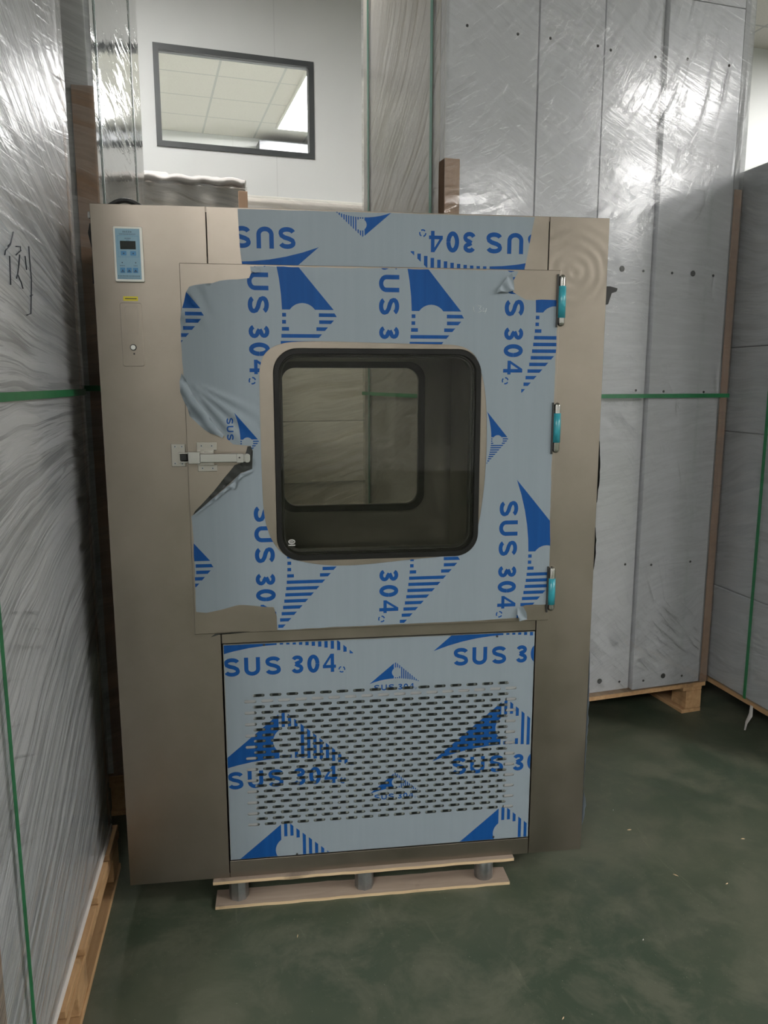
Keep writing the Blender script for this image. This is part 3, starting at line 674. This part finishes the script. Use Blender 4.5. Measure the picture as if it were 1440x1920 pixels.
# black cable loop on the roof, bits on the sides
b = MB(); pts = []
xa, _ = bp(196, 380, .06); xb, _ = bp(272, 382, .06); ztop = bp(232, 376, .06)[1]
for i in range(25): t_ = i/24; pts.append((xa+(xb-xa)*t_, .06, 1.800+(ztop-1.800)*math.sin(PI*t_)))
b.tube(pts, .0065, 10); b.build('cable_loop', M['black'], box)
b = MB(); hx = lambda px, py: (bp(px, py, .05)[0], bp(px, py, .05)[1])
b.prism_xz([hx(1136, 537), hx(1143, 537), hx(1157, 541), hx(1155, 547), hx(1146, 550), hx(1139, 571), hx(1132, 571)], .045, .075); b.build('side_hook', M['black'], box, .001)
b = MB(); x, z = bp(1143, 508, .05); b.cyl((W, .055, z), .004, .014, 'x', 12); b.cyl((W+.009, .055, z), .007, .004, 'x', 12); b.build('side_bolt', M['chrome'], box)
b = MB(); x, z = bp(162, 404, .03); b.box(-.010, 0, .02, .05, z-.008, z+.008); b.build('side_clip', M['chrome'], box, .002)
MB().tube([(-.006, .035, 1.76), (-.012, .04, 1.74), (-.006, .045, 1.70), (-.01, .05, 1.62)], .004, 8).build('side_cable', M['black'], box)
# torn film still hanging on the right side wall
def side_film(name, zr, seed, amp, mat):
    r = random.Random(seed); b = MB(); n = int((zr[1]-zr[0])/.012); vv = []
    for i in range(n+1):
        z = zr[0]+(zr[1]-zr[0])*i/n; e = amp*math.sin(PI*i/n)*(.6+r.uniform(0, .5))
        vv += [(W+.0006, .03, z), (W+.001+e*.6, .008, z), (W+e, -.001, z)]
    f = []
    for i in range(n): f += [(3*i, 3*i+1, 3*i+4, 3*i+3), (3*i+1, 3*i+2, 3*i+5, 3*i+4)]
    b.add(vv, f, 0, True); b.build(name, mat, box)
side_film('side_film', (.20, .62), 1, .006, M['film']); side_film('side_film', (1.05, 1.22), 2, .006, M['film_black']); side_film('side_film', (.86, .98), 3, .005, M['film_black'])
side_film('side_film', (.08, .19), 6, .012, M['film'])
# ---- rear door with its own window
rd_ = empty('rear_door', (0, 0, 0)); rd_.parent = box
ry = D
ra_ = rrect(.447, .923, .949, 1.4275, .045, 10)
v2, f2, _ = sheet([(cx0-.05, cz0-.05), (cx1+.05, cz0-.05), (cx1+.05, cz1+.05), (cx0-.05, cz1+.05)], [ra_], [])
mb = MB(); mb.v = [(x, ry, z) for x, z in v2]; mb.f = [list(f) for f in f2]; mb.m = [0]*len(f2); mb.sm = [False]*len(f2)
mb.build('door_leaf', M['steel_shaded'], rd_, solid=.012)
mb = MB(); ring(mb, rrect(.425, .945, .927, 1.449, .060, 10), ra_, ry-.02, ry-.0005); mb.build('window_seal', M['rubber'], rd_)
mb = MB(); mb.prism_xz(rrect(.4475, .9225, .9495, 1.427, .044, 10), ry+.002, ry+.007); mb.build('glass_pane', M['glass'], rd_)

# plywood skid under the cabinet
def make_skid(yoff, label):
    sk = empty('plywood_skid', BOX.o+BOX.Y*yoff-Vector((0, 0, .085)), -9.92, label, 'skid', 'plywood skids under the steel cabinet')
    def board(nm, xa, xb, z0, z1, y0, y1, seed, mat):
        r = random.Random(seed); b = MB(); n = 24; front = [(xa+(xb-xa)*i/n, y0+r.uniform(-.0015, .0015)) for i in range(n+1)]; back = [(xb-(xb-xa)*i/n, y1+r.uniform(-.002, .002)) for i in range(n+1)]
        p = front+back; m = len(p); b.add([(q[0], q[1], z0) for q in p]+[(q[0], q[1], z1) for q in p], [tuple(range(m))[::-1], tuple(range(m, 2*m))], 0)
        b.add([(q[0], q[1], z0) for q in p]+[(q[0], q[1], z1) for q in p], [(i, (i+1) % m, (i+1) % m+m, i+m) for i in range(m)], 1); b.build(nm, [mat, M['ply_edge']], sk)
    board('base_board', .230, 1.083, 0.0, .009, -.016, .056, 3, M['ply']); board('top_board', .226, 1.094, .0755, .0845, -.016, .060, 5, M['ply'])
    for px in (447.5, 685, 912):
        h = BOX.hit(px, 1690-(px-447)*.08, 'z', -.074); b = MB(); b.cyl((h.x, .0255, .009), .0275, .0665, 'z', 8 if px < 800 else 20, smooth=px > 800); b.build('tube_leg', M['zinc'], sk, .0008 if px > 800 else 0)
    return sk
make_skid(0, 'plywood skid on steel tube legs under the front edge of the steel cabinet')
make_skid(.56, 'plywood skid on steel tube legs under the rear edge of the steel cabinet')

# ================================================================== WRAPPED BUNDLES
def corner_board(parent, x, y, sx, sy, z0, z1, w=.05, t=.006, name='corner_protector'):
    """L of cardboard hugging a vertical corner at x,y; sx, sy point into the bundle"""
    b = MB(); ox, oy = -sx*t, -sy*t
    p = [(x+ox, y+oy), (x+sx*w, y+oy), (x+sx*w, y+oy+sy*t), (x+ox+sx*t, y+oy+sy*t), (x+ox+sx*t, y+sy*w), (x+ox, y+sy*w)]
    n = len(p); b.add([(q[0], q[1], z0) for q in p]+[(q[0], q[1], z1) for q in p], [tuple(range(n))[::-1], tuple(range(n, 2*n))]+[(i, (i+1) % n, (i+1) % n+n, i+n) for i in range(n)])
    return b.build(name, M['card'], parent, .001, seg=1)
def wrap_shell(parent, x0, x1, y0, y1, z0, z1, o, mats, name='stretch_wrap'):
    """clear sheet round the bundle: mats by side -x,+x,-y,+y; rounded vertical corners, gathered top"""
    b = MB(); X0_, X1_, Y0_, Y1_ = x0-o, x1+o, y0-o, y1+o
    def wall(a, c, mi):
        n = 14; m = 36; vv = []
        r = random.Random(mi*7+3)
        for i in range(m+1):
            for j in range(n+1): 
                s = j/n; vv.append((a[0]+(c[0]-a[0])*s, a[1]+(c[1]-a[1])*s, z0+(z1-z0)*i/m))
        b.add(vv, [(i*(n+1)+j, i*(n+1)+j+1, (i+1)*(n+1)+j+1, (i+1)*(n+1)+j) for i in range(m) for j in range(n)], mi, False)
    wall((X0_, Y1_), (X0_, Y0_), 0); wall((X1_, Y0_), (X1_, Y1_), 1); wall((X0_, Y0_), (X1_, Y0_), 2); wall((X1_, Y1_), (X0_, Y1_), 3)
    return b.build(name, mats, parent)
def strap_ring(parent, x0, x1, y0, y1, z, o, h=.016, mat='strap', name='green_strap'):
    b = MB(); t = .0012; O = o+t; zz0, zz1 = z-h/2, z+h/2
    b.box(x0-O, x1+O, y0-O, y0-o, zz0, zz1); b.box(x0-O, x1+O, y1+o, y1+O, zz0, zz1); b.box(x0-O, x0-o, y0-o, y1+o, zz0, zz1); b.box(x1+o, x1+O, y0-o, y1+o, zz0, zz1)
    return b.build(name, M[mat], parent)
def pallet(name, fr, label, x0, x1, y0, y1, h, decks, along='x', n_str=3, blocks=True, bw=.095, cat='pallet', skirt=0):
    """wooden pallet, local frame of fr; deck boards run along x, on stringers that run along y"""
    p = fempty(name, Frame(fr.o.x, fr.o.y, 0, math.degrees(fr.a)), label, cat)
    L_ = y1-y0; bw_ = L_/decks*.86; r = random.Random(len(label))
    if along == 'x':
        for i in range(decks):
            ya = y0+(L_-bw_)*i/(decks-1); MB().box(x0, x1+r.uniform(-.004, .004), ya, ya+bw_, h-.02, h).build('deck_board', M['wood'], p, .002)
        for i in range(n_str):
            xa = x0+(x1-x0-bw)*i/(n_str-1)
            MB().box(xa, xa+bw, y0, y1, h-.04, h-.0205).build('stringer_board', M['wood'], p, .002)
            MB().box(xa, xa+bw, y0, y1, 0, .018).build('base_board', M['wood'], p, .002)
            for k in range(3):
                yc = y0+(L_-.10)*k/2; MB().box(xa+.004, xa+bw-.004, yc+.002, yc+.098, .0185, h-.0405).build('block', M['wood'], p, .003)
    else:
        W_ = x1-x0; bx = W_/decks*.86
        for i in range(decks):
            xa = x0+(W_-bx)*i/(decks-1); MB().box(xa, xa+bx, y0+r.uniform(-.004, .004), y1, h-.02, h).build('deck_board', M['wood'], p, .002)
    return p
# ---- left bundle, close to the camera
LF = Frame(-.1530, 2.2534, 0, -7.0); LB = .145
ln = LF.hit(5, 1900, 'x', 0).y-.05
lz = 3.25; lx0 = -.95
left = fempty('wrapped_panel_bundle', Frame(LF.o.x, LF.o.y, LB, -7.0), 'stretch wrapped white panel bundle at the left edge, with handwriting and a green strap', 'bundle')
hL = lz-LB
def lb(px, py, o=0.006): h = LF.hit(px, py, 'x', o); return (o, h.y, h.z-LB)
for i in range(5):
    xa = lx0+(-lx0)*i/5; MB().box(xa+.001, xa-lx0/5-.001, ln, -.001*i, .022, hL-.02*((i*7) % 3)).build('panel', M['white_panel'], left, .003)
MB().box(lx0, 0.009, ln, 0, 0, .022).build('foam_sheet', M['white_foam'], left)
corner_board(left, 0, ln, -1, 1, .0, 1.0); cbf = corner_board(left, .0, 0, -1, -1, .0, LF.hit(118, 150, 'x', 0).z-LB, .012, .004)
wrap_shell(left, lx0, .004, ln-.006, .004, .024, hL+.01, .004, [M['wrap_left'], M['wrap_left'], M['wrap_right'], M['wrap_right']])
zst = lb(60, 741)[2]
strap_ring(left, lx0, .004, ln-.006, .004, zst, .006, .0165)
b = MB(); pA = lb(22, 1440, .0105); pB = lb(66, 1920, .0105); yv = (pA[1]+pB[1])/2
b.box(.0102, .0114, yv-.008, yv+.008, 0, hL+.012); b.box(lx0-.002, .0102, yv-.008, yv+.008, hL+.012, hL+.0132); b.build('green_strap', M['strap'], left)
b = MB()
for st in ([(25, 435), (20, 456), (15, 462)], [(20, 458), (10, 470), (9, 478)], [(30, 462), (38, 462), (39, 470), (30, 478)], [(37, 478), (35, 500), (33, 514), (40, 530), (43, 541)], [(33, 514), (31, 522)], [(18, 480), (20, 534)], [(47, 480), (50, 506)], [(54, 462), (55, 480), (59, 524), (58, 588), (50, 591)], [(57, 555), (61, 553)]):
    pts = [lb(x, y, .0095) for x, y in st]; b.tube(pts, .0013, 5)
b.build('marker_writing', M['ink'], left)
pallet('wooden_pallet', LF, 'pale wooden pallet under the wrapped bundle at the left edge', lx0, .022, ln-.02, .03, .1445, 6)
# ---- tall glossy bundle behind it
GF = Frame(-.100, 2.60, 0, -7.0)
tall = fempty('wrapped_panel_bundle', Frame(GF.o.x, GF.o.y, LB, -7.0), 'tall glossy wrapped panel bundle behind the cabinet, left of the wall window', 'bundle')
gl_ = GF.hit(246, 0, 'x', 0).y
for i in range(6):
    xa = -.9+.15*i; MB().box(xa+.001, xa+.149, 0, gl_, 0, 3.25-LB-.01*(i % 2)).build('panel', M['white_panel'], tall, .003)
corner_board(tall, .006, -.006, -1, 1, .0, GF.hit(150, 131, 'x', 0).z-LB, .055, .006)
corner_board(tall, .006, gl_+.006, -1, -1, .0, GF.hit(266, 335, 'x', 0).z-LB, .05, .006)
wrap_shell(tall, -.9, .008, -.008, gl_+.008, .0, 3.28-LB, .008, [M['wrap_tall'], M['wrap_tall'], M['wrap_back'], M['wrap_back']])
for px in (176, 243):
    yy = GF.hit(px, 0, 'x', .018).y if px < 200 else GF.hit(px, 20, 'x', .018).y-.03
    b = MB(); b.box(.0175, .0190, yy-.007, yy+.007, 0, 3.28-LB+.01); b.box(-.905, .0175, yy-.007, yy+.007, 3.28-LB+.0085, 3.28-LB+.01); b.build('green_strap', M['strap_dark'], tall)
strap_ring(tall, -.9, .012, -.012, gl_+.012, 1.30, .008, .0165)
pallet('wooden_pallet', GF, 'wooden pallet under the tall glossy bundle in the dark gap', -.9, .03, -.02, gl_+.02, .1445, 6)
# ---- big bundle on the right with four white panels on its face
RY = 2.72
def rx(px, py, y=RY): return ROOM.hit(px, py, 'y', y)
RX0 = rx(826, 716).x; RX1 = ROOM.hit(1314, 1273, 'z', .145).x; RD = 1.03; RZ = 3.35
RF = Frame(RX0, RY, 0, 0)
right = fempty('wrapped_panel_bundle', Frame(RX0, RY, .145, 0), 'large bundle of white panels with black plugs, stretch wrapped, right of the cabinet', 'bundle')
RW = RX1-RX0; hR = RZ-.145
s1, s2, s3, s4 = rx(1010, 100).x-RX0, rx(1133, 100).x-RX0, rx(1244, 100).x-RX0, rx(1302, 1275).x-RX0
zseam = rx(1180, 745).z-.145
cols = ((.0, s1, 0), (s1, s2, -.002), (s2, s3, -.001), (s3, s4+.002, -.024))
def plug(mb, px, py, r, y):
    p = ROOM.hit(px, py, 'y', RY+y); mb.cyl((p.x-RX0, y-.0025, p.z-.145), r, .003, 'y', 18, 1)
plugs = {0: [((876, 48), 1), ((971, 64), 1)], 1: [((1032, 72), 1), ((1121, 86), 1), ], 2: [((1145, 94), 1), ((1229, 107), 1), ((1166, 504), 2), ((1206, 508), 1), ((1192, 732), 1), ((1172, 1058), 1), ((1124, 1277), 2), ((1161, 1278), 1)],
         3: [((1289, 111), 1), ((1367, 123), 1), ((1260, 512), 1), ((1299, 513), 2), ((1337, 517), 1), ((1244, 734), 1), ((1319, 735), 1), ((1221, 1059), 1), ((1294, 1053), 1), ((1206, 1276), 1), ((1243, 1267), 2), ((1278, 1267), 1)]}
for i, (a, c, y) in enumerate(cols):
    b = MB()
    ztop = rx((1180), 88).z-.145+.05
    zcut = [zseam, 2.55]
    for z0_, z1_ in ((0.002, zseam-.0015), (zseam+.0015, 2.745), (2.748, hR)):
        b.box(a+.0025, c-.0025, y, .04, z0_, z1_, 0)
    for (q, kind) in plugs[i]: plug(b, q[0], q[1], .0115 if kind == 2 else .0052, y)
    b.build('front_panel', [M['white_panel'], M['black']], right, .0012, seg=1)
b = MB(); b.box(.0, RW-.001, .041, RD, 0, hR-.02); b.build('panel_stack', M['beige_wrap'], right, .003)
MB().box(s4+.004, RW-.001, -.02, .041, 0, hR).build('edge_panel', M['panel_edge'], right, .002)
zpl = ROOM.hit(835, 296, 'y', RY-.03).z-.145; corner_board(right, -.001, -.026, 1, 1, .0, zpl, .052, .006)
zpr = ROOM.hit(1378, 355, 'y', RY-.03).z-.145; 
b = MB(); b.box(s4+.003, RW+.006, -.032, -.026, .0, zpr); b.box(RW, RW+.006, -.026, .03, 0, zpr); b.build('corner_protector', M['card'], right, .001, seg=1)
MB().box(.002, .010, .30, .345, 0, hR).build('edge_strip', M['panel_edge'], right)
wrap_shell(right, -.002, RW+.004, -.030, RD+.004, .0, hR, .005, [M['wrap_side'], M['wrap_far'], M['wrap_right'], M['wrap_back']])
strap_ring(right, -.002, RW+.004, -.030, RD+.004, ROOM.hit(1200, 742.5, 'y', RY-.036).z-.145, .007, .016)
for px in (808, 690):
    yy = ROOM.hit(px, 200, 'x', RX0-.01).y-RY; b = MB(); b.box(-.0105, -.009, yy-.012, yy+.012, 0, hR+.003); b.build('green_strap', M['strap_dark'], right)
pr_ = fempty('wooden_pallet', Frame(RX0, RY, 0, 0), 'wooden pallet under the large white panel bundle right of the cabinet', 'pallet')
for i in range(7):
    ya = -.03+i*.155; MB().box(-.01, RW+.005, ya, ya+.12, .124, .1445).build('deck_board', M['wood'], pr_, .002)
for xa in (-.01, RW*.46-.05, RW-.105):
    MB().box(xa, xa+.10, -.02, RD, .1035, .1235).build('stringer_board', M['wood'], pr_, .002)
    MB().box(xa, xa+.10, -.02, RD, 0, .018).build('base_board', M['wood'], pr_, .002)
    for yb in ((-.02,) if xa > .8 else ())+(.45, RD-.11): MB().box(xa+.02, xa+.10, yb, yb+.10, .0185, .103).build('block', M['wood'], pr_, .003)
# ---- far right bundle
QF = Frame(2.405, 2.80, 0, -4.2)
qn = -.72; qtop = QF.hit(1400, 318, 'x', 0).z; qlen = 1.5
far = fempty('wrapped_panel_bundle', Frame(QF.o.x, QF.o.y, .145, -4.2), 'grey white wrapped bundle at the right edge with an upright green strap', 'bundle')
zq = [QF.hit(1400, y, 'x', 0).z-.145 for y in (1120, 812, 650)]
lev = [0]+zq+[qtop-.145]
for k in range(len(lev)-1): MB().box(0.001, 1.0, qn, qlen, lev[k]+.0015, lev[k+1]-.0015).build('panel', M['white_panel'], far, .004)
wrap_shell(far, -.001, 1.0, qn, qlen, .0, qtop-.143, .005, [M['wrap_far']]*4)
yq = QF.hit(1404, 1200, 'x', -.008).y; b = MB(); b.box(-.0085, -.007, yq-.008, yq+.008, 0, qtop-.135); b.box(-.008, 1.0, yq-.008, yq+.008, qtop-.137, qtop-.1355); b.build('green_strap', M['strap'], far)
b = MB(); p0 = QF.hit(1412, 1322, 'x', 0); r = random.Random(4)
pts = [(-.006, p0.y+.0, -.01), (-.012, p0.y-.006, -.05), (-.02, p0.y+.006, -.09), (-.018, p0.y+.012, -.125)]
vv = []
for i, q in enumerate(pts): ww = (.012, .016, .010, .004)[i]; vv += [(q[0]-ww*.3, q[1]-ww, q[2]), (q[0]-.006, q[1], q[2]), (q[0]+ww*.2, q[1]+ww, q[2])]
b.add(vv, [(3*i+j, 3*i+j+1, 3*i+j+4, 3*i+j+3) for i in range(3) for j in range(2)], 0, True); b.build('loose_wrap_tail', M['white_foam'], far)
pq = fempty('wooden_pallet', Frame(QF.o.x, QF.o.y, 0, -4.2), 'wooden pallet under the grey wrapped bundle at the right edge', 'pallet')
for i in range(8):
    xa = .0+i*.128; MB().box(xa, xa+.11, qn-.02, qlen, .122, .1445).build('deck_board', M['wood'], pq, .002)
for yb in (qn, (qn+qlen)/2, qlen-.1):
    MB().box(.02, 1.0, yb, yb+.09, .1005, .1215).build('stringer_board', M['wood'], pq, .002)
    for xb in (.28, .6, .9): MB().box(xb, xb+.09, yb, yb+.09, .0, .100).build('block', M['wood'], pq, .003)
# ---- bundles behind the cabinet
def low_bundle(y, pxl, pxr, pytop, dep, label, plabel, seams, core):
    a = ROOM.hit(pxr, pytop, 'y', y); xl = ROOM.hit(pxl, pytop, 'y', y).x; z = a.z
    o = empty('wrapped_panel_bundle', (xl, y, .145), 0, label, 'bundle'); w_ = a.x-xl
    lv = [0]+sorted(ROOM.hit(600, s, 'y', y).z-.145 for s in seams)+[z-.145]
    for k in range(len(lv)-1): MB().box(0, w_, .0+.012*(k % 2), dep, lv[k]+.003, lv[k+1]-.003).build('panel', core, o, .004)
    wrap_shell(o, 0, w_, -.001, dep, 0, z-.143, .006, [M['wrap_back']]*4)
    p = empty('wooden_pallet', (xl, y, 0), 0, plabel, 'pallet')
    for i in range(5): MB().box(0, w_, dep*i/5+.01, dep*(i+1)/5-.02, .124, .1445).build('deck_board', M['wood'], p, .002)
    for xb in (0, w_/2-.05, w_-.1): MB().box(xb, xb+.1, .01, dep-.02, 0, .1235).build('runner', M['wood'], p, .002)
    return o, w_, z-.145
mid, mw, mz = low_bundle(4.15, 150, 461, 352, .75, 'beige wrapped bundle behind the cabinet with rolled film along its top', 'wooden pallet under the beige bundle behind the cabinet', (1020, 905, 790), M['beige_wrap'])
b = MB(); b.box(mw-.04, mw+.006, -.012, -.006, 0, mz-.02); b.box(mw+.0, mw+.006, -.006, .04, 0, mz-.02); b.build('corner_protector', M['card'], mid, .001, seg=1)
b = MB(); r = random.Random(2); n = 40
for rr, y_, zz, x0_, x1_ in ((.026, .01, .012, .0, 1.0), (.03, .06, .02, .35, .98)):
    pts = [(mw*(x0_+(x1_-x0_)*i/n), y_+.01*math.sin(i*.7), mz+zz+.006*math.sin(i*.9)+.012*(i/n)) for i in range(n+1)]; b.tube(pts, rr*.8, 8)
b.build('rolled_film', M['white_foam'], mid)
# loose sheet humped on the top
b = MB(); vv = []; nx_, ny_ = 12, 6
for i in range(nx_+1):
    for j in range(ny_+1):
        u, v = i/nx_, j/ny_; vv.append((mw*.25+mw*.36*u, .10+.4*v, mz+.01+.10*math.sin(PI*v)**.5*(1 if u < .8 else (1-u)/.2)))
b.add(vv, [(i*(ny_+1)+j, (i+1)*(ny_+1)+j, (i+1)*(ny_+1)+j+1, i*(ny_+1)+j+1) for i in range(nx_) for j in range(ny_)], 0, True); b.build('loose_film', M['white_foam'], mid)
low_bundle(5.15, 380, 800, 392, .6, 'long pale wrapped bundle against the back wall below the wall window', 'wooden pallet under the long bundle against the back wall', (1010, 905, 790), M['beige_wrap'])

# ================================================================== litter on the floor
for i, (px, py, ln_, a_, lab) in enumerate(((558, 1755, .016, 70, 'pale wood splinter on the green floor in front of the cabinet'), (1267, 1641, .018, -55, 'pale wood splinter at the right, below the wrapped bundles'), (1363, 1657, .012, 10, 'short wood splinter nearest the right edge of the floor'),
      (1206, 1762, .009, 40, 'small white crumb on the floor, lower right'), (1393, 1573, .014, -20, 'wood splinter on the floor below the right edge bundle'), (1180, 1556, .016, -10, 'thin straw coloured splinter on the floor right of the cabinet'), (1056, 1909, .012, 35, 'wood crumb at the bottom edge of the floor'), (1150, 1519, .008, 80, 'tiny pale chip on the floor close to the cabinet corner'))):
    h = ROOM.hit(px, py, 'z', 0); b = MB(); b.add([(-ln_/2, 0, 0), (0, -.0016, 0), (ln_/2, .0004, 0), (0, .0018, 0), (-ln_/3, 0, .002), (0, 0, .0028), (ln_/3, 0, .0015)], [(0, 1, 5, 4), (1, 2, 6, 5), (2, 3, 5, 6), (3, 0, 4, 5), (0, 3, 2, 1)])
    o = b.build('wood_chip', M['white_foam'] if i in (3, 7) else M['ply_edge']); o.location = (h.x, h.y, .0); o.rotation_euler = (0, 0, math.radians(a_)); tag(o, lab, 'wood chip')
